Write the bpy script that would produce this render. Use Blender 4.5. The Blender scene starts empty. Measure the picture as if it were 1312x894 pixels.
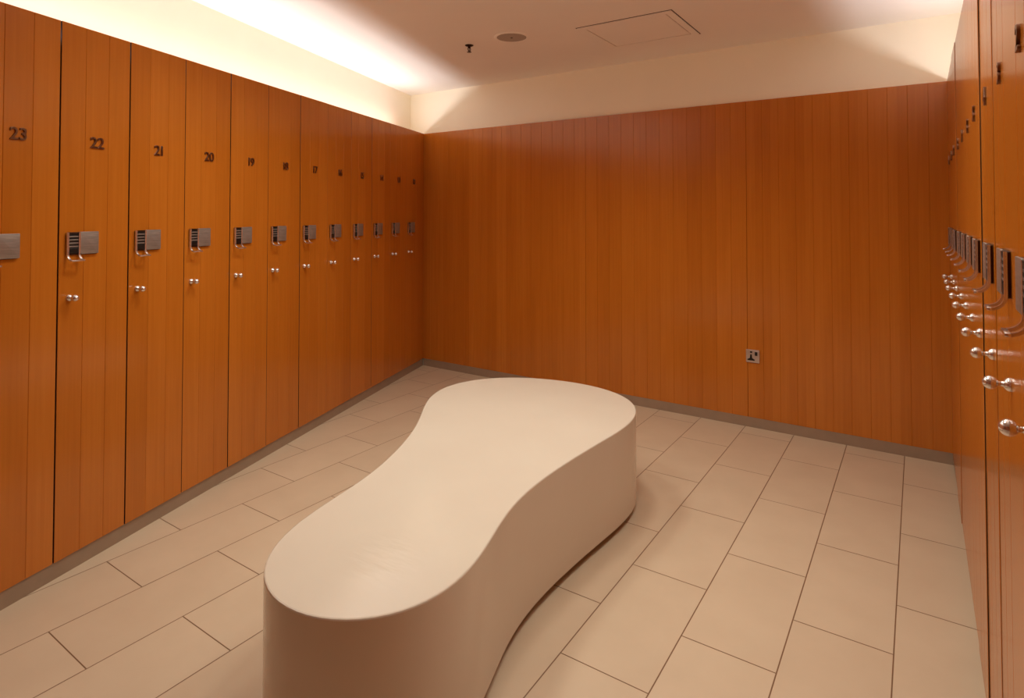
import bpy, bmesh, math, cmath
from mathutils import Vector, Matrix

S = bpy.context.scene
COL = S.collection
PI = math.pi

# ------------------------------------------------------------------ measurements (metres)
CX, CY = -3.962, 4.332            # corner of left lockers and back panelling
RX = 0.150                        # face of the right-hand lockers
DELTA = math.radians(18.264)      # the left wall leans out from the tile grid
LD = Vector((-math.sin(DELTA), math.cos(DELTA), 0))   # along the left wall, away
LN = Vector((math.cos(DELTA), math.sin(DELTA), 0))    # out of the left wall
REAR = -1.5
HP = 2.232                        # locker / panel height
HC = 2.628                        # ceiling
PL = 0.068                        # plinth height
COVE = 0.1786                     # depth of the light trough
PITCH_L = 0.3148
PITCH_R = 0.313
DT = 0.02                         # door thickness

# ------------------------------------------------------------------ helpers
def tag(o, label=None, cat=None, group=None, kind=None):
    if label: o['label'] = label
    if cat: o['category'] = cat
    if group: o['group'] = group
    if kind: o['kind'] = kind
    return o

def empty(name, loc, rz=0.0):
    o = bpy.data.objects.new(name, None)
    o.empty_display_size = 0.1
    o.location = loc
    o.rotation_euler = (0, 0, rz)
    COL.objects.link(o)
    return o

def mesh_from(bm, name, mat, smooth=None):
    bmesh.ops.recalc_face_normals(bm, faces=bm.faces[:])
    me = bpy.data.meshes.new(name)
    bm.to_mesh(me)
    bm.free()
    mats = mat if isinstance(mat, (list, tuple)) else [mat]
    for m in mats:
        me.materials.append(m)
    if smooth is not None:
        for p in me.polygons:
            p.use_smooth = True
        me.set_sharp_from_angle(angle=math.radians(smooth))
    return me

def put(name, me, parent=None, loc=(0, 0, 0)):
    o = bpy.data.objects.new(name, me)
    COL.objects.link(o)
    o.location = loc
    if parent is not None:
        o.parent = parent
    return o

def add_box(bm, x0, x1, y0, y1, z0, z1, bevel=0.0, seg=2):
    vs = [bm.verts.new((x, y, z)) for x in (x0, x1) for y in (y0, y1) for z in (z0, z1)]
    idx = [(0, 1, 3, 2), (4, 6, 7, 5), (0, 4, 5, 1), (2, 3, 7, 6), (0, 2, 6, 4), (1, 5, 7, 3)]
    fs = [bm.faces.new([vs[i] for i in f]) for f in idx]
    if bevel > 0:
        es = list({e for f in fs for e in f.edges})
        bmesh.ops.bevel(bm, geom=es, offset=bevel, segments=seg, affect='EDGES', profile=0.5)

def add_prism(bm, poly, a0, a1, axis='z', bevel=0.0):
    """extrude a 2-D polygon along an axis"""
    def P(p, a):
        if axis == 'z': return (p[0], p[1], a)
        if axis == 'y': return (p[0], a, p[1])
        return (a, p[0], p[1])
    lo = [bm.verts.new(P(p, a0)) for p in poly]
    hi = [bm.verts.new(P(p, a1)) for p in poly]
    n = len(poly)
    fs = [bm.faces.new(lo[::-1]), bm.faces.new(hi)]
    for i in range(n):
        fs.append(bm.faces.new((lo[i], lo[(i + 1) % n], hi[(i + 1) % n], hi[i])))
    if bevel > 0:
        es = list({e for f in fs[:2] for e in f.edges})
        bmesh.ops.bevel(bm, geom=es, offset=bevel, segments=2, affect='EDGES', profile=0.5)
    return fs

def add_lathe(bm, prof, mat4, seg=24):
    """revolve (r, h) about local z, then place with mat4"""
    rings = []
    for r, h in prof:
        if r < 1e-6:
            rings.append([bm.verts.new(mat4 @ Vector((0, 0, h)))])
        else:
            rings.append([bm.verts.new(mat4 @ Vector((r * math.cos(2 * PI * k / seg), r * math.sin(2 * PI * k / seg), h))) for k in range(seg)])
    for a, b in zip(rings, rings[1:]):
        for k in range(seg):
            k2 = (k + 1) % seg
            if len(a) == 1 and len(b) == 1: continue
            if len(a) == 1: bm.faces.new((a[0], b[k], b[k2]))
            elif len(b) == 1: bm.faces.new((a[k], a[k2], b[0]))
            else: bm.faces.new((a[k], a[k2], b[k2], b[k]))
    if len(rings[0]) > 1: bm.faces.new(rings[0][::-1])
    if len(rings[-1]) > 1: bm.faces.new(rings[-1])

def add_sweep(bm, pts, w, t, closed=False):
    """flat bar (half widths w across x, t in the bend plane y-z) along a polyline in one y-z plane"""
    n = len(pts)
    rings = []
    for i, p in enumerate(pts):
        a = pts[max(i - 1, 0)]; b = pts[min(i + 1, n - 1)]
        d = Vector((0, b[1] - a[1], b[2] - a[2])).normalized()
        nrm = Vector((0, -d.z, d.y))
        c = Vector(p)
        rings.append([bm.verts.new(c + Vector((sx * w, 0, 0)) + nrm * st * t) for sx, st in ((-1, -1), (1, -1), (1, 1), (-1, 1))])
    for a, b in zip(rings, rings[1:]):
        for k in range(4):
            bm.faces.new((a[k], a[(k + 1) % 4], b[(k + 1) % 4], b[k]))
    bm.faces.new(rings[0][::-1]); bm.faces.new(rings[-1])

# ------------------------------------------------------------------ materials
def new_mat(name):
    m = bpy.data.materials.new(name)
    m.use_nodes = True
    nt = m.node_tree
    b = nt.nodes['Principled BSDF']
    return m, nt, b

def srgb(r, g, b):
    f = lambda c: ((c / 255 + 0.055) / 1.055) ** 2.4 if c > 10 else c / 255 / 12.92
    return (f(r), f(g), f(b), 1)

def N(nt, typ, **kw):
    n = nt.nodes.new(typ)
    for k, v in kw.items():
        setattr(n, k, v)
    return n

def math_node(nt, op, a, b=None):
    n = N(nt, 'ShaderNodeMath', operation=op)
    for i, v in enumerate((a, b)):
        if v is None: continue
        if isinstance(v, (int, float)): n.inputs[i].default_value = v
        else: nt.links.new(v, n.inputs[i])
    return n.outputs[0]

def wood_material(name, board, x_off, c_dark, c_mid, c_light, rough=0.2):
    m, nt, b = new_mat(name)
    L = nt.links.new
    tc = N(nt, 'ShaderNodeTexCoord')
    oi = N(nt, 'ShaderNodeObjectInfo')
    sep = N(nt, 'ShaderNodeSeparateXYZ')
    L(tc.outputs['Object'], sep.inputs[0])
    idx = math_node(nt, 'FLOOR', math_node(nt, 'DIVIDE', math_node(nt, 'ADD', sep.outputs['X'], x_off), board))
    seed = math_node(nt, 'ADD', math_node(nt, 'MULTIPLY', oi.outputs['Random'], 37.0), idx)
    wn = N(nt, 'ShaderNodeTexWhiteNoise', noise_dimensions='1D')
    L(seed, wn.inputs['W'])
    # grain running up the board
    comb = N(nt, 'ShaderNodeCombineXYZ')
    L(math_node(nt, 'ADD', math_node(nt, 'MULTIPLY', sep.outputs['X'], 70.0), math_node(nt, 'MULTIPLY', wn.outputs['Value'], 91.0)), comb.inputs[0])
    L(math_node(nt, 'MULTIPLY', sep.outputs['Y'], 70.0), comb.inputs[1])
    L(math_node(nt, 'ADD', math_node(nt, 'MULTIPLY', sep.outputs['Z'], 1.6), math_node(nt, 'MULTIPLY', wn.outputs['Value'], 17.0)), comb.inputs[2])
    g1 = N(nt, 'ShaderNodeTexNoise'); g1.inputs['Scale'].default_value = 1.0
    g1.inputs['Detail'].default_value = 5; g1.inputs['Roughness'].default_value = 0.6
    L(comb.outputs[0], g1.inputs['Vector'])
    comb2 = N(nt, 'ShaderNodeCombineXYZ')
    L(math_node(nt, 'ADD', math_node(nt, 'MULTIPLY', sep.outputs['X'], 7.0), math_node(nt, 'MULTIPLY', wn.outputs['Value'], 53.0)), comb2.inputs[0])
    L(math_node(nt, 'MULTIPLY', sep.outputs['Z'], 0.9), comb2.inputs[2])
    g2 = N(nt, 'ShaderNodeTexNoise'); g2.inputs['Scale'].default_value = 1.0; g2.inputs['Detail'].default_value = 3
    L(comb2.outputs[0], g2.inputs['Vector'])
    v = math_node(nt, 'ADD', math_node(nt, 'MULTIPLY', g1.outputs['Fac'], 0.5), math_node(nt, 'MULTIPLY', g2.outputs['Fac'], 0.36))
    v = math_node(nt, 'ADD', v, math_node(nt, 'MULTIPLY', wn.outputs['Value'], 0.2))
    ramp = N(nt, 'ShaderNodeValToRGB')
    cr = ramp.color_ramp
    cr.elements[0].position = 0.22; cr.elements[0].color = c_dark
    cr.elements[1].position = 0.78; cr.elements[1].color = c_light
    e = cr.elements.new(0.5); e.color = c_mid
    L(v, ramp.inputs[0])
    L(ramp.outputs[0], b.inputs['Base Color'])
    b.inputs['Roughness'].default_value = rough
    b.inputs['IOR'].default_value = 1.5
    bump = N(nt, 'ShaderNodeBump'); bump.inputs['Strength'].default_value = 0.05; bump.inputs['Distance'].default_value = 0.002
    L(g1.outputs['Fac'], bump.inputs['Height'])
    L(bump.outputs[0], b.inputs['Normal'])
    return m

W_D, W_M, W_L = srgb(170, 96, 24), srgb(184, 107, 30), srgb(196, 118, 38)
M_DOOR_L = wood_material('cherry_veneer_door', PITCH_L / 3, 0.5 * PITCH_L, W_D, W_M, W_L)
M_DOOR_R = wood_material('cherry_veneer_door_opposite', PITCH_R / 3, 0.5 * PITCH_R, W_D, W_M, W_L)
M_PANEL = wood_material('cherry_veneer_panel', 0.103, 0.0, W_D, W_M, W_L, 0.22)

def plain(name, col, rough=0.5, metal=0.0, noise=0.0, nscale=8.0, bump=0.0, bscale=40.0):
    m, nt, b = new_mat(name)
    L = nt.links.new
    b.inputs['Roughness'].default_value = rough
    b.inputs['Metallic'].default_value = metal
    tc = N(nt, 'ShaderNodeTexCoord')
    if noise > 0:
        t = N(nt, 'ShaderNodeTexNoise'); t.inputs['Scale'].default_value = nscale; t.inputs['Detail'].default_value = 4
        L(tc.outputs['Object'], t.inputs['Vector'])
        r = N(nt, 'ShaderNodeValToRGB')
        r.color_ramp.elements[0].position = 0.3; r.color_ramp.elements[1].position = 0.7
        r.color_ramp.elements[0].color = [c * (1 - noise) for c in col[:3]] + [1]
        r.color_ramp.elements[1].color = [min(1, c * (1 + noise)) for c in col[:3]] + [1]
        L(t.outputs['Fac'], r.inputs[0]); L(r.outputs[0], b.inputs['Base Color'])
    else:
        b.inputs['Base Color'].default_value = col
    if bump > 0:
        t = N(nt, 'ShaderNodeTexNoise'); t.inputs['Scale'].default_value = bscale; t.inputs['Detail'].default_value = 3
        L(tc.outputs['Object'], t.inputs['Vector'])
        bp = N(nt, 'ShaderNodeBump'); bp.inputs['Strength'].default_value = bump; bp.inputs['Distance'].default_value = 0.002
        L(t.outputs['Fac'], bp.inputs['Height']); L(bp.outputs[0], b.inputs['Normal'])
    return m

M_CREAM = plain('cream_wall_paint', srgb(246, 241, 224), 0.7, noise=0.012, nscale=3, bump=0.05)
M_WHITE = plain('white_ceiling_paint', srgb(247, 245, 241), 0.75, noise=0.012, nscale=2, bump=0.04)
M_GREY = plain('grey_ceiling_grille', srgb(176, 168, 160), 0.6, noise=0.03, nscale=60)
M_SKIRT = plain('grey_stone_skirting', srgb(150, 128, 106), 0.4, noise=0.05, nscale=14)
M_DARK = plain('dark_carcass_and_gap_shade', srgb(46, 24, 12), 0.6, noise=0.1, nscale=20)  # carcass colour, also painted shade on door edges and around the hatch
M_BLACK = plain('black_plastic', srgb(16, 14, 13), 0.4, noise=0.1, nscale=50)
M_CHROME = plain('polished_chrome', srgb(228, 223, 218), 0.13, 0.85, noise=0.02, nscale=30)
M_BRONZE = plain('bronze_numerals', srgb(128, 94, 72), 0.3, 1.0, noise=0.04, nscale=60)
M_BROWNBAR = plain('dark_bronze_metal', srgb(70, 52, 40), 0.35, 1.0, noise=0.05, nscale=60)
M_SPRK = plain('dark_sprinkler_metal', srgb(64, 44, 36), 0.35, 1.0, noise=0.05, nscale=60)

def brushed_material(name, col):
    m, nt, b = new_mat(name)
    L = nt.links.new
    tc = N(nt, 'ShaderNodeTexCoord'); mp = N(nt, 'ShaderNodeMapping')
    mp.inputs['Scale'].default_value = (18, 200, 260)
    L(tc.outputs['Object'], mp.inputs[0])
    t = N(nt, 'ShaderNodeTexNoise'); t.inputs['Scale'].default_value = 1; t.inputs['Detail'].default_value = 4
    L(mp.outputs[0], t.inputs['Vector'])
    r = N(nt, 'ShaderNodeValToRGB')
    r.color_ramp.elements[0].position = 0.3; r.color_ramp.elements[1].position = 0.7
    r.color_ramp.elements[0].color = [c * 0.72 for c in col[:3]] + [1]; r.color_ramp.elements[1].color = col
    L(t.outputs['Fac'], r.inputs[0]); L(r.outputs[0], b.inputs['Base Color'])
    b.inputs['Metallic'].default_value = 0.55; b.inputs['Roughness'].default_value = 0.36
    bp = N(nt, 'ShaderNodeBump'); bp.inputs['Strength'].default_value = 0.25; bp.inputs['Distance'].default_value = 0.001
    L(t.outputs['Fac'], bp.inputs['Height']); L(bp.outputs[0], b.inputs['Normal'])
    return m
M_BRUSH = brushed_material('brushed_nickel', srgb(164, 155, 146))

def floor_material():
    m, nt, b = new_mat('beige_porcelain_tiles')
    L = nt.links.new
    tc = N(nt, 'ShaderNodeTexCoord')
    mp = N(nt, 'ShaderNodeMapping')
    # rows of the brick pattern run along world y; row height 0.3047 in x, brick length 0.607 in y
    mp.inputs['Rotation'].default_value = (0, 0, -PI / 2)
    sep = N(nt, 'ShaderNodeSeparateXYZ'); L(tc.outputs['Object'], sep.inputs[0])
    cb = N(nt, 'ShaderNodeCombineXYZ')
    L(math_node(nt, 'ADD', sep.outputs['Y'], -3.279 + 0.607 * 20), cb.inputs[0])
    L(math_node(nt, 'ADD', math_node(nt, 'MULTIPLY', sep.outputs['X'], -1.0), -0.083 + 0.3047 * 20), cb.inputs[1])
    br = N(nt, 'ShaderNodeTexBrick')
    br.offset = 0.5; br.offset_frequency = 2; br.squash = 1.0
    br.inputs['Scale'].default_value = 1.0
    br.inputs['Brick Width'].default_value = 0.607
    br.inputs['Row Height'].default_value = 0.3047
    br.inputs['Mortar Size'].default_value = 0.0022
    br.inputs['Mortar Smooth'].default_value = 0.15
    br.inputs['Bias'].default_value = 0.0
    br.inputs['Color1'].default_value = srgb(198, 179, 151)
    br.inputs['Color2'].default_value = srgb(202, 184, 156)
    br.inputs['Mortar'].default_value = srgb(122, 92, 66)
    L(cb.outputs[0], br.inputs['Vector'])
    nz = N(nt, 'ShaderNodeTexNoise'); nz.inputs['Scale'].default_value = 5; nz.inputs['Detail'].default_value = 6
    L(tc.outputs['Object'], nz.inputs['Vector'])
    mx = N(nt, 'ShaderNodeMixRGB', blend_type='MULTIPLY'); mx.inputs[0].default_value = 1
    rr = N(nt, 'ShaderNodeValToRGB')
    rr.color_ramp.elements[0].position = 0.3; rr.color_ramp.elements[0].color = (0.94, 0.93, 0.92, 1)
    rr.color_ramp.elements[1].position = 0.7; rr.color_ramp.elements[1].color = (1, 1, 1, 1)
    L(nz.outputs['Fac'], rr.inputs[0]); L(br.outputs['Color'], mx.inputs[1]); L(rr.outputs[0], mx.inputs[2])
    L(mx.outputs[0], b.inputs['Base Color'])
    b.inputs['Roughness'].default_value = 0.42
    bp = N(nt, 'ShaderNodeBump'); bp.inputs['Strength'].default_value = 0.5; bp.inputs['Distance'].default_value = 0.002
    L(math_node(nt, 'SUBTRACT', 1.0, br.outputs['Fac']), bp.inputs['Height'])
    L(bp.outputs[0], b.inputs['Normal'])
    return m
M_FLOOR = floor_material()

def bench_material():
    m, nt, b = new_mat('off_white_solid_surface')
    L = nt.links.new
    tc = N(nt, 'ShaderNodeTexCoord')
    t = N(nt, 'ShaderNodeTexNoise'); t.inputs['Scale'].default_value = 3; t.inputs['Detail'].default_value = 3
    L(tc.outputs['Object'], t.inputs['Vector'])
    r = N(nt, 'ShaderNodeValToRGB')
    r.color_ramp.elements[0].position = 0.3; r.color_ramp.elements[1].position = 0.7
    r.color_ramp.elements[0].color = srgb(206, 197, 178); r.color_ramp.elements[1].color = srgb(209, 201, 182)
    L(t.outputs['Fac'], r.inputs[0]); L(r.outputs[0], b.inputs['Base Color'])
    b.inputs['Roughness'].default_value = 0.14
    b.inputs['IOR'].default_value = 1.5
    # a scuffed, faintly rippled patch on the seat
    dist = N(nt, 'ShaderNodeVectorMath', operation='DISTANCE')
    L(tc.outputs['Object'], dist.inputs[0]); dist.inputs[1].default_value = (0.27, -0.86, 0.4645)
    mask = N(nt, 'ShaderNodeMapRange'); mask.interpolation_type = 'SMOOTHSTEP'
    mask.inputs['From Min'].default_value = 0.05; mask.inputs['From Max'].default_value = 0.17
    mask.inputs['To Min'].default_value = 1.0; mask.inputs['To Max'].default_value = 0.0
    L(dist.outputs['Value'], mask.inputs['Value'])
    mp = N(nt, 'ShaderNodeMapping'); mp.inputs['Rotation'].default_value = (0, 0, 0.6); mp.inputs['Scale'].default_value = (9, 30, 9)
    L(tc.outputs['Object'], mp.inputs[0])
    rn = N(nt, 'ShaderNodeTexNoise'); rn.inputs['Scale'].default_value = 1.0; rn.inputs['Detail'].default_value = 2
    L(mp.outputs[0], rn.inputs['Vector'])
    bp = N(nt, 'ShaderNodeBump'); bp.inputs['Strength'].default_value = 0.35; bp.inputs['Distance'].default_value = 0.006
    L(math_node(nt, 'MULTIPLY', rn.outputs['Fac'], mask.outputs[0]), bp.inputs['Height'])
    L(bp.outputs[0], b.inputs['Normal'])
    return m
M_BENCH = bench_material()

# ------------------------------------------------------------------ the room
def left_pt(s, d):
    """s metres from the back corner towards the camera, d metres behind the locker faces"""
    p = Vector((CX, CY, 0)) - LD * s - LN * d
    return p
def left_s_at_y(y, d):
    return (CY - d * LN.y - y) / LD.y
YB = CY + 0.018     # plane of the plastered back wall, behind the panelling

def profile_wall(name, prof, start_end, mat, mats_by_edge=None):
    """prof: list of (depth, z); start_end(depth) gives two points"""
    bm = bmesh.new()
    A, B = [], []
    for d, z in prof:
        p, q = start_end(d)
        A.append(bm.verts.new((p.x, p.y, z))); B.append(bm.verts.new((q.x, q.y, z)))
    n = len(prof)
    bm.faces.new(A); bm.faces.new(B[::-1])
    for i in range(n):
        bm.faces.new((A[i], B[i], B[(i + 1) % n], A[(i + 1) % n]))
    o = put(name, mesh_from(bm, name, mat))
    tag(o, kind='structure')
    return o

prof = [(0.62, 0.0), (0.52, 0.0), (0.52, 2.105), (0.024, 2.105), (0.024, 2.13), (COVE, 2.13), (COVE, HC), (0.62, HC)]
profile_wall('wall_left', prof, lambda d: (left_pt(left_s_at_y(YB, d), d), left_pt(left_s_at_y(REAR, d), d)), M_CREAM)
profile_wall('wall_right', prof, lambda d: (Vector((RX + d, YB, 0)), Vector((RX + d, REAR, 0))), M_CREAM)

def box_obj(name, x0, x1, y0, y1, z0, z1, mat, kind='structure'):
    bm = bmesh.new(); add_box(bm, x0, x1, y0, y1, z0, z1)
    o = put(name, mesh_from(bm, name, mat))
    tag(o, kind=kind)
    return o

box_obj('wall_back', -4.75, 0.77, YB, YB + 0.1, 0, HC, M_CREAM)
box_obj('wall_rear', -2.75, 0.77, REAR - 0.1, REAR, 0, HC, M_PANEL)
fl = box_obj('floor', -4.75, 0.77, REAR - 0.1, YB + 0.1, -0.1, 0, M_FLOOR)
box_obj('ceiling', -4.75, 0.77, REAR - 0.1, YB + 0.1, HC, HC + 0.1, M_WHITE)

# skirtings, set a little back under the doors and panels
def left_strip(name, s0, s1, d0, d1, z0, z1, mat, fit=True):
    bm = bmesh.new()
    def pt(s, d, lo):
        if fit and lo: s = left_s_at_y(CY + (0.016 if d > 0 else 0.0), d) if s is None else s
        return left_pt(s, d)
    ps = [pt(s0, d0, True), pt(s1, d0, False), pt(s1, d1, False), pt(s0, d1, True)]
    lo = [bm.verts.new((p.x, p.y, z0)) for p in ps]; hi = [bm.verts.new((p.x, p.y, z1)) for p in ps]
    bm.faces.new(lo[::-1]); bm.faces.new(hi)
    for i in range(4):
        bm.faces.new((lo[i], lo[(i + 1) % 4], hi[(i + 1) % 4], hi[i]))
    o = put(name, mesh_from(bm, name, mat)); tag(o, kind='structure')
    return o
S_REAR = left_s_at_y(REAR, 0) - 0.01
left_strip('baseboard_left', 0.0, S_REAR, 0.004, 0.03, 0, PL - 0.001, M_SKIRT)
box_obj('baseboard_back', CX + 0.004, RX + 0.004, CY + 0.001, CY + 0.016, 0, PL - 0.001, M_SKIRT)
box_obj('baseboard_right', RX + 0.006, RX + 0.03, REAR + 0.005, CY - 0.001, 0, PL - 0.001, M_SKIRT)

# ------------------------------------------------------------------ door profile
def door_profile(w, n, gap, t=DT, g=0.0016, gd=0.0018, ease=0.0012):
    """plan outline of a boarded door: back at y=+t, face at y=0 with v-grooves"""
    x0, x1 = -w / 2 + gap / 2, w / 2 - gap / 2
    pts = [(x0, t), (x0, ease), (x0 + ease, 0)]
    for k in range(1, n):
        xc = -w / 2 + w * k / n
        pts += [(xc - g, 0), (xc, gd), (xc + g, 0)]
    pts += [(x1 - ease, 0), (x1, ease), (x1, t)]
    return pts

def arc(cx, cz, r, a0, a1, n):
    return [(cx + r * math.cos(a0 + (a1 - a0) * k / n), cz + r * math.sin(a0 + (a1 - a0) * k / n)) for k in range(n + 1)]

def rounded_rect(x0, x1, z0, z1, r, n=4):
    rs = r if isinstance(r, (list, tuple)) else (r, r, r, r)   # bl, br, tr, tl
    p = []
    p += arc(x0 + rs[0], z0 + rs[0], rs[0], PI, 1.5 * PI, n)
    p += arc(x1 - rs[1], z0 + rs[1], rs[1], 1.5 * PI, 2 * PI, n)
    p += arc(x1 - rs[2], z1 - rs[2], rs[2], 0, 0.5 * PI, n)
    p += arc(x0 + rs[3], z1 - rs[3], rs[3], 0.5 * PI, PI, n)
    return p

def flip(poly, h):
    return [(h * x, y) for x, y in poly]

LOCK_Z = 1.331
def locker_meshes(side, w, h, door_mat, kx):
    """h = +1 puts the lock and knob towards local +x, -1 towards local -x. Face of the door is y = 0, room is -y."""
    M = {}
    bm = bmesh.new()
    fs = add_prism(bm, door_profile(w, 3, 0.0042), PL, HP)
    for f in (fs[2], fs[-2]):                       # the two side edges, coloured dark to draw the shaded seams
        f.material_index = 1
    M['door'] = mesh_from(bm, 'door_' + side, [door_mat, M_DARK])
    # carcass: open-front box
    bm = bmesh.new()
    y0, y1 = DT + 0.002, 0.5
    x0, x1 = -w / 2 + 0.002, w / 2 - 0.002
    z0, z1 = PL + 0.002, 2.10
    t = 0.014
    add_box(bm, x0, x0 + t, y0, y1, z0, z1)
    add_box(bm, x1 - t, x1, y0, y1, z0, z1)
    add_box(bm, x0 + t, x1 - t, y1 - 0.008, y1, z0, z1)
    add_box(bm, x0 + t, x1 - t, y0, y1 - 0.008, z0, z0 + t)
    add_box(bm, x0 + t, x1 - t, y0, y1 - 0.008, z1 - t, z1)
    add_box(bm, x0 + t, x1 - t, y0 + 0.03, y1 - 0.008, 1.80, 1.80 + t)
    M['carcass'] = mesh_from(bm, 'carcass_' + side, M_DARK)
    # lock: base plate, dial window with bars, cover plate, pull
    za, zb = LOCK_Z - 0.0465, LOCK_Z + 0.0465
    bm = bmesh.new()
    add_prism(bm, flip(rounded_rect(-0.004, 0.128, za, zb, 0.004), h), -0.006, 0.001, 'y', 0.0006)
    M['lock'] = mesh_from(bm, 'lock_' + side, M_BROWNBAR, 35)
    bm = bmesh.new()
    add_prism(bm, flip(rounded_rect(0.0815, 0.1225, za + 0.006, zb - 0.006, 0.002), h), -0.0075, -0.0058, 'y')
    M['dial_window'] = mesh_from(bm, 'dial_window_' + side, M_BLACK)
    bm = bmesh.new()
    for k in range(4):
        z = zb - 0.018 - k * 0.0135
        a, b_ = sorted((h * 0.0825, h * 0.1215))
        add_box(bm, a, b_, -0.0095, -0.007, z - 0.0026, z + 0.0026, 0.0008, 1)
    M['dial_bars'] = mesh_from(bm, 'dial_bars_' + side, M_BRUSH)
    bm = bmesh.new()
    a, b_ = sorted((h * 0.084, h * 0.120))
    add_box(bm, a, b_, -0.0095, -0.007, za + 0.010, za + 0.0285, 0.0015, 2)
    M['button'] = mesh_from(bm, 'button_' + side, M_BLACK)
    bm = bmesh.new()
    rr = (0.003, 0.012, 0.003, 0.003)
    poly = rounded_rect(-0.006, 0.075, za + 0.002, zb + 0.001, rr)
    add_prism(bm, flip(poly, h), -0.011, -0.0058, 'y', 0.0012)
    M['cover_plate'] = mesh_from(bm, 'cover_plate_' + side, M_BRUSH, 35)
    # pull: two strips beside the dials, curling out of the door at the foot, joined by a bar
    bm = bmesh.new()
    for xc in (0.0775, 0.1265):
        path = [(h * xc, -0.0085, zb - 0.001), (h * xc, -0.0085, za + 0.004)]
        for k in range(1, 9):
            a = k / 8 * math.radians(82)
            path.append((h * xc, -0.0085 - 0.026 * (1 - math.cos(a)), za + 0.004 - 0.026 * math.sin(a)))
        add_sweep(bm, path, 0.0042, 0.0028)
    a, b_ = sorted((h * 0.0733, h * 0.1307))
    ye, ze = -0.0085 - 0.026 * (1 - math.cos(math.radians(82))), za + 0.004 - 0.026 * math.sin(math.radians(82))
    add_box(bm, a, b_, ye - 0.008, ye + 0.001, ze - 0.0032, ze + 0.0026, 0.0016, 2)
    M['pull'] = mesh_from(bm, 'pull_' + side, M_CHROME, 40)
    # knob: round rosette, waist and ball
    R_ = Matrix.Translation((h * kx, 0, 1.111)) @ Matrix.Rotation(PI / 2, 4, 'X')
    bm = bmesh.new()
    prof = [(0.0135, 0.0), (0.0138, 0.003), (0.0125, 0.007), (0.009, 0.0105), (0.0055, 0.0125), (0.0048, 0.016), (0.005, 0.0205)]
    for k in range(1, 11):
        a = -PI / 2 + 0.36 + (PI - 0.36) * k / 10
        prof.append((max(0.0135 * math.cos(a), 0.0), 0.033 + 0.0135 * math.sin(a)))
    prof[-1] = (0.0, 0.0465)
    add_lathe(bm, prof, R_, 20)
    M['knob'] = mesh_from(bm, 'knob_' + side, M_CHROME, 60)
    return M

def numeral_mesh(txt):
    cu = bpy.data.curves.new('numeral', 'FONT')
    cu.body = txt
    cu.align_x = 'CENTER'
    cu.size = 0.066
    cu.extrude = 0.0022
    cu.bevel_depth = 0.0005
    cu.offset = 0.0004
    cu.space_character = 1.02
    ob = bpy.data.objects.new('numeral', cu)
    COL.objects.link(ob)
    dg = bpy.context.evaluated_depsgraph_get()
    me = bpy.data.meshes.new_from_object(ob.evaluated_get(dg))
    bpy.data.objects.remove(ob)
    bpy.data.curves.remove(cu)
    me.transform(Matrix.Translation((0, -0.0026, 0)) @ Matrix.Rotation(PI / 2, 4, 'X'))
    me.materials.clear(); me.materials.append(M_BRONZE)
    me.name = 'numeral'
    return me

DIGITS = {}
def locker(M, num, loc, rz, label, group):
    root = empty('locker', loc, rz)
    tag(root, label, 'locker', group)
    put('carcass', M['carcass'], root)
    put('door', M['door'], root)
    lk = put('lock', M['lock'], root); tag(lk, 'dark metal lock plate')
    for part in ('dial_window', 'dial_bars', 'button', 'cover_plate', 'pull'):
        o = put(part, M[part], lk)
        if part == 'cover_plate': tag(o, 'brushed grey cover plate')
        if part == 'pull': tag(o, 'bright chrome pull')
    k = put('knob', M['knob'], root); tag(k, 'round chrome knob')
    txt = str(num)
    gap = 0.027 if '1' in txt else 0.032
    for i, ch in enumerate(txt):
        if ch not in DIGITS: DIGITS[ch] = numeral_mesh(ch)
        n = put('numeral', DIGITS[ch], root, ((i - (len(txt) - 1) / 2) * gap, 0, 1.732)); tag(n, 'small raised metal number')
    return root

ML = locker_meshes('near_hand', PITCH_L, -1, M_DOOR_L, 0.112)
ROT_L = PI / 2 + DELTA
for j in range(12):
    num = 12 + j
    s = 0.072 + PITCH_L * (j + 0.5)
    p = left_pt(s, -{23: 0.0, 22: 0.002, 21: 0.004, 20: 0.0032, 19: 0.005, 18: 0.0042, 17: 0.006, 16: 0.0045, 15: 0.004, 14: 0.005, 13: 0.004, 12: 0.003}[num])
    if num == 23:
        lab = 'tall wooden locker marked 23 on the left wall, cut off by the photo edge'
    elif num == 12:
        lab = 'tall wooden locker marked 12 on the left wall, last one in the far corner'
    else:
        lab = 'tall orange-brown wooden locker marked %d in the row along the left wall' % num
    locker(ML, num, p, ROT_L, lab, 'wooden lockers along the left wall')

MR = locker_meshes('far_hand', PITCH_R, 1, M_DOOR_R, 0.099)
ORD = ['first', 'second', 'third', 'fourth', 'fifth', 'sixth', 'seventh', 'eighth', 'ninth', 'tenth']
for j in range(10):
    s = 0.02 + PITCH_R * (j + 0.5)
    lab = 'glossy wooden locker on the right wall seen edge-on, %s from the back wall' % ORD[j]
    locker(MR, 11 - j, Vector((RX - (0, 0.001, 0.004, 0.002, 0.0025, 0.003, 0.005, 0.0015, 0.0, 0.0015)[j], CY - s, 0)), -PI / 2, lab, 'wooden lockers along the right wall')

# wood fillers closing the rows
left_strip('trim_1', 0.002, 0.070, 0.0005, DT, PL, HP, M_PANEL)
left_strip('trim_2', 0.072 + 12 * PITCH_L + 0.002, S_REAR, 0.0005, DT, PL, HP, M_PANEL)
box_obj('trim_3', RX + 0.0005, RX + DT, CY - 0.0185, CY - 0.001, PL, HP, M_PANEL)
box_obj('trim_4', RX + 0.0005, RX + DT, REAR + 0.005, CY - 0.02 - 10 * PITCH_R - 0.002, PL, HP, M_PANEL)

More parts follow.
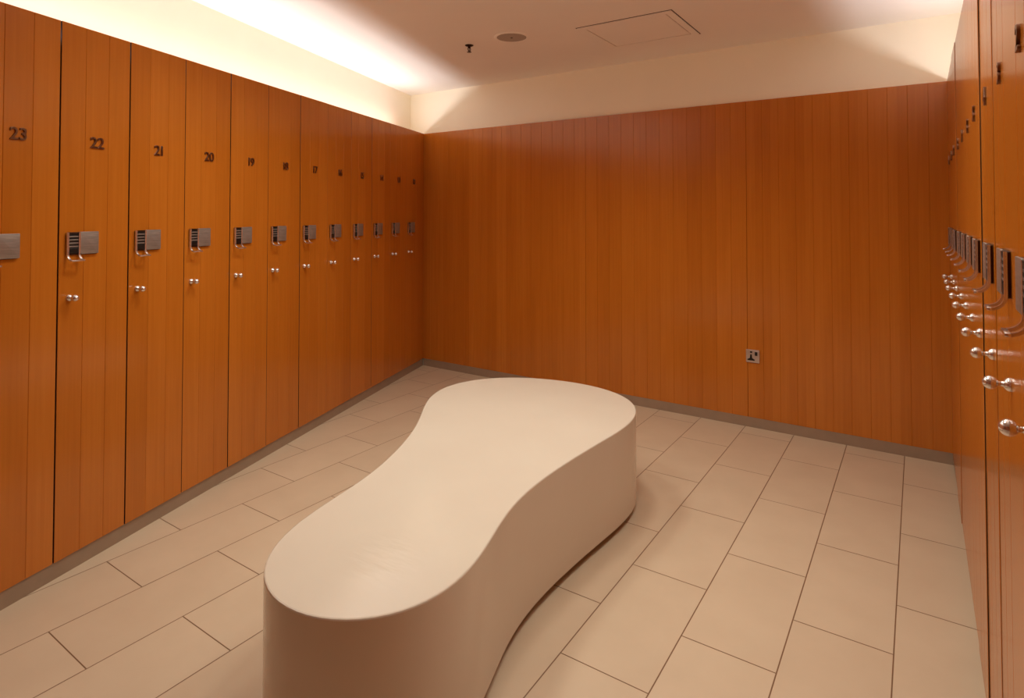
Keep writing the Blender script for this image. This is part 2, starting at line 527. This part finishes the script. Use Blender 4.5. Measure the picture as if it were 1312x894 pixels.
# ------------------------------------------------------------------ back panelling
def wall_panel(x0, x1, n, label):
    w = x1 - x0
    bm = bmesh.new()
    add_prism(bm, door_profile(w, n, 0.002, 0.0165, 0.0015, 0.0018), PL, HP)
    o = put('wall_panel', mesh_from(bm, 'wall_panel', M_PANEL), None, (CX + (x0 + x1) / 2, CY, 0))
    tag(o, label, 'wall panel', 'wooden wall panels on the back wall')
    return o
wall_panel(-0.012, 1.7465, 17, 'wide orange-brown boarded wall panel left of the others on the back wall, behind the bench')
wall_panel(1.7465, 2.9835, 12, 'orange-brown boarded wall panel in the middle of the back wall')
wall_panel(2.9835, 4.124, 11, 'orange-brown boarded wall panel with the metal socket, beside the right lockers')

# ------------------------------------------------------------------ bench
FC = [(-6, -0.0014, -0.0011), (-5, -0.0031, 0.0003), (-4, -0.0059, 0.0038), (-3, -0.0152, 0.0111), (-2, 0.0467, -0.0519), (-1, 0.1377, -0.2349), (0, -1.553, 2.1069), (1, -0.0206, -0.7673), (2, 0.006, 0.0318), (3, -0.0481, -0.0785), (4, -0.0175, -0.0194), (5, -0.0074, -0.0029), (6, -0.0115, -0.0021)]
def bench_outline(n=160, inset=0.0):
    pts = []
    for i in range(n):
        z = sum(complex(a, b) * cmath.exp(2j * PI * k * i / n) for k, a, b in FC)
        pts.append(Vector((z.real, z.imag)))
    area = sum(pts[i].x * pts[(i + 1) % n].y - pts[(i + 1) % n].x * pts[i].y for i in range(n))
    sg = 1 if area > 0 else -1
    if inset:
        out = []
        for i in range(n):
            d = (pts[(i + 1) % n] - pts[i - 1]).normalized()
            out.append(pts[i] + Vector((-d.y, d.x)) * inset * sg)
        pts = out
    return pts
cb = Vector((-1.55, 2.1))
root = empty('bench', (cb.x, cb.y, 0))
tag(root, 'cream peanut-shaped sculptural bench standing on the tiled floor in the middle of the room', 'bench')
bm = bmesh.new()
zt, zb = 0.4645, 0.031
rings = [(zb, 0.004), (zb + 0.004, 0.0), (zt - 0.005, 0.0), (zt - 0.0015, 0.0015), (zt, 0.005)]
vr = []
for z, ins in rings:
    vr.append([bm.verts.new((p.x - cb.x, p.y - cb.y, z)) for p in bench_outline(160, ins)])
for a, b_ in zip(vr, vr[1:]):
    for i in range(160):
        bm.faces.new((a[i], a[(i + 1) % 160], b_[(i + 1) % 160], b_[i]))
bm.faces.new(vr[0][::-1]); bm.faces.new(vr[-1])
put('body', mesh_from(bm, 'bench_body', M_BENCH, 18), root)
bm = bmesh.new()
add_prism(bm, [(p.x - cb.x, p.y - cb.y) for p in bench_outline(120, 0.06)], 0, zb + 0.001)
o = put('base', mesh_from(bm, 'bench_base', M_BLACK), root); tag(o, 'dark recessed base')

# ------------------------------------------------------------------ socket on the back panel
root = empty('wall_socket', (CX + 3.018, CY, 0.4845))
tag(root, 'small square metal wall socket low on the wooden back panel', 'socket')
bm = bmesh.new()
add_prism(bm, rounded_rect(-0.043, 0.043, -0.043, 0.043, 0.003), -0.009, 0.0005, 'y', 0.0015)
o = put('face_plate', mesh_from(bm, 'socket_plate', plain('satin_steel_plate', srgb(205, 190, 180), 0.35, 0.7, noise=0.03), 35), root)
bm = bmesh.new()
add_prism(bm, [(-0.034, -0.029), (0.013, -0.029), (0.013, -0.022), (-0.003, -0.013), (-0.006, 0.012), (-0.015, 0.012), (-0.018, -0.013), (-0.034, -0.022)], -0.0112, -0.0085, 'y')
o = put('pin_insert', mesh_from(bm, 'pin_insert', M_BLACK), root); tag(o, 'black pin insert')
bm = bmesh.new()
add_box(bm, -0.016, -0.003, -0.0112, -0.0085, 0.022, 0.033, 0.001)
o = put('earth_slot', mesh_from(bm, 'earth_slot', M_BLACK), root)
bm = bmesh.new()
add_box(bm, 0.014, 0.031, -0.013, -0.0085, 0.006, 0.031, 0.002)
o = put('switch', mesh_from(bm, 'socket_switch', M_BLACK, 40), root); tag(o, 'black rocker switch')

# ------------------------------------------------------------------ ceiling fittings
root = empty('ceiling_speaker', (-2.222, 3.281, HC))
tag(root, 'round flat ceiling speaker between the sprinkler and the access panel', 'ceiling speaker')
DN = Matrix.Rotation(PI, 4, 'X')
bm = bmesh.new()
add_lathe(bm, [(0.098, 0.0), (0.117, 0.0), (0.117, 0.003), (0.112, 0.006), (0.101, 0.006), (0.098, 0.003)], DN, 48)
bm.faces.ensure_lookup_table()
put('rim', mesh_from(bm, 'speaker_rim', M_WHITE, 40), root)
bm = bmesh.new()
add_lathe(bm, [(0.0985, 0.0), (0.0985, 0.003), (0.06, 0.0045), (0.0, 0.005)], DN, 48)
put('grille', mesh_from(bm, 'speaker_grille', M_GREY, 40), root)
bm = bmesh.new()
add_lathe(bm, [(0.008, 0.0045), (0.008, 0.0065), (0.0, 0.007)], DN, 16)
put('centre_cap', mesh_from(bm, 'speaker_cap', M_DARK, 40), root)

root = empty('fire_sprinkler', (-2.575, 3.276, HC))
tag(root, 'small dark fire sprinkler head hanging from the ceiling left of the round speaker', 'fire sprinkler')
bm = bmesh.new()
add_lathe(bm, [(0.030, 0.0), (0.030, 0.002), (0.022, 0.007), (0.012, 0.009)], DN, 24)
put('escutcheon', mesh_from(bm, 'escutcheon', M_SPRK, 40), root)
bm = bmesh.new()
add_lathe(bm, [(0.010, 0.008), (0.010, 0.018), (0.006, 0.020), (0.003, 0.022), (0.003, 0.040), (0.0055, 0.042), (0.0055, 0.047)], DN, 16)
for sx in (-1, 1):
    add_sweep(bm, [(0.0, sx * 0.009, -0.016), (0.0, sx * 0.015, -0.026), (0.0, sx * 0.012, -0.036), (0.0, sx * 0.004, -0.045)], 0.002, 0.002)
put('body', mesh_from(bm, 'sprinkler_body', M_SPRK, 40), root)
bm = bmesh.new()
add_lathe(bm, [(0.0, 0.046), (0.016, 0.047), (0.016, 0.0485), (0.0, 0.049)], DN, 20)
put('deflector', mesh_from(bm, 'deflector', M_SPRK, 40), root)

root = empty('ceiling_hatch', (-1.469, 3.63, HC))
tag(root, 'square white access hatch with a raised frame in the ceiling', 'access hatch')
bm = bmesh.new()
hx, hy, fw = 0.305, 0.275, 0.042
add_box(bm, -hx - 0.006, hx + 0.006, -hy - 0.006, hy + 0.006, -0.0015, 0.0)
put('shadow_gap', mesh_from(bm, 'hatch_shadow_gap', M_DARK), root)  # dark plate standing in for the shadow line around the frame
bm = bmesh.new()
for x0, x1, y0, y1 in ((-hx, hx, -hy, -hy + fw), (-hx, hx, hy - fw, hy), (-hx, -hx + fw, -hy + fw, hy - fw), (hx - fw, hx, -hy + fw, hy - fw)):
    add_box(bm, x0, x1, y0, y1, -0.006, -0.0015, 0.0)
put('frame', mesh_from(bm, 'hatch_frame', M_WHITE), root)
bm = bmesh.new()
add_box(bm, -hx + fw + 0.005, hx - fw - 0.005, -hy + fw + 0.005, hy - fw - 0.005, -0.005, -0.0015, 0.001)
put('door', mesh_from(bm, 'hatch_door', M_WHITE), root)

# ------------------------------------------------------------------ cove lights in the troughs behind the locker tops
def cove_light(name, p, q, power, col, room, tilt):
    d = (q - p); L = d.length
    la = bpy.data.lights.new(name, 'AREA')
    la.shape = 'RECTANGLE'; la.size = L; la.size_y = 0.018
    la.energy = power * L; la.color = col
    o = bpy.data.objects.new(name, la)
    COL.objects.link(o)
    o.location = (p + q) / 2
    x = d.normalized()
    z = -(Vector((0, 0, 1)) * math.cos(tilt) + room * math.sin(tilt))    # light shines along -z of the lamp
    y = z.cross(x)
    o.rotation_euler = Matrix((x, y, z)).transposed().to_euler()
    return o
WARM = (1.0, 0.97, 0.96)
P_L, P_R = 2.9, 2.2
def lp(s, d, z):
    v = left_pt(s, d); v.z = z; return v
cove_light('cove_light_left', lp(0.30, 0.085, 2.185), lp(4.3, 0.085, 2.185), P_L, WARM, LN, math.radians(35))
cove_light('cove_light_right', Vector((RX + 0.085, CY - 0.15, 2.185)), Vector((RX + 0.085, 0.9, 2.185)), P_R, WARM, Vector((-1, 0, 0)), math.radians(35))

def floor_fill(x, y, power, col):  # unseen overhead fill, added to brighten the floor; no fitting modelled
    la = bpy.data.lights.new('floor_fill', 'AREA')
    la.shape = 'DISK'; la.size = 0.34; la.energy = power; la.color = col
    la.spread = math.radians(140)
    o = bpy.data.objects.new('floor_fill', la)
    COL.objects.link(o)
    o.location = (x, y, HC - 0.004)
    return o
P_FILL = 5.8
for x, y in ((-2.2, 2.35), (-1.5, 2.6), (-0.45, 2.3), (-2.1, 1.5), (-0.7, 1.5)):
    floor_fill(x, y, P_FILL, (1.0, 0.95, 0.87))

w = bpy.data.worlds.new('World'); S.world = w
w.use_nodes = True
w.node_tree.nodes['Background'].inputs[0].default_value = (0, 0, 0, 1)
w.node_tree.nodes['Background'].inputs[1].default_value = 0.0

# ------------------------------------------------------------------ camera
cam = bpy.data.cameras.new('Camera')
cam.sensor_width = 36.0
cam.sensor_fit = 'HORIZONTAL'
cam.lens = 768.834 / 1312 * 36
cam.shift_y = -(447 - 258.567) / 1312
cam.clip_start = 0.02
co = bpy.data.objects.new('Camera', cam)
COL.objects.link(co)
co.location = (0, 0, 1.45)
co.rotation_euler = (PI / 2 + math.radians(1.205), 0, math.radians(34.068))
S.camera = co

# ------------------------------------------------------------------ rendering look
S.view_settings.view_transform = 'Standard'
S.view_settings.look = 'None'
S.view_settings.gamma = 1.0
S.view_settings.use_curve_mapping = False
S.view_settings.exposure = 0.42
S.cycles.use_denoising = True
S.cycles.max_bounces = 14
S.cycles.diffuse_bounces = 10
S.cycles.glossy_bounces = 6
S.cycles.sample_clamp_indirect = 10
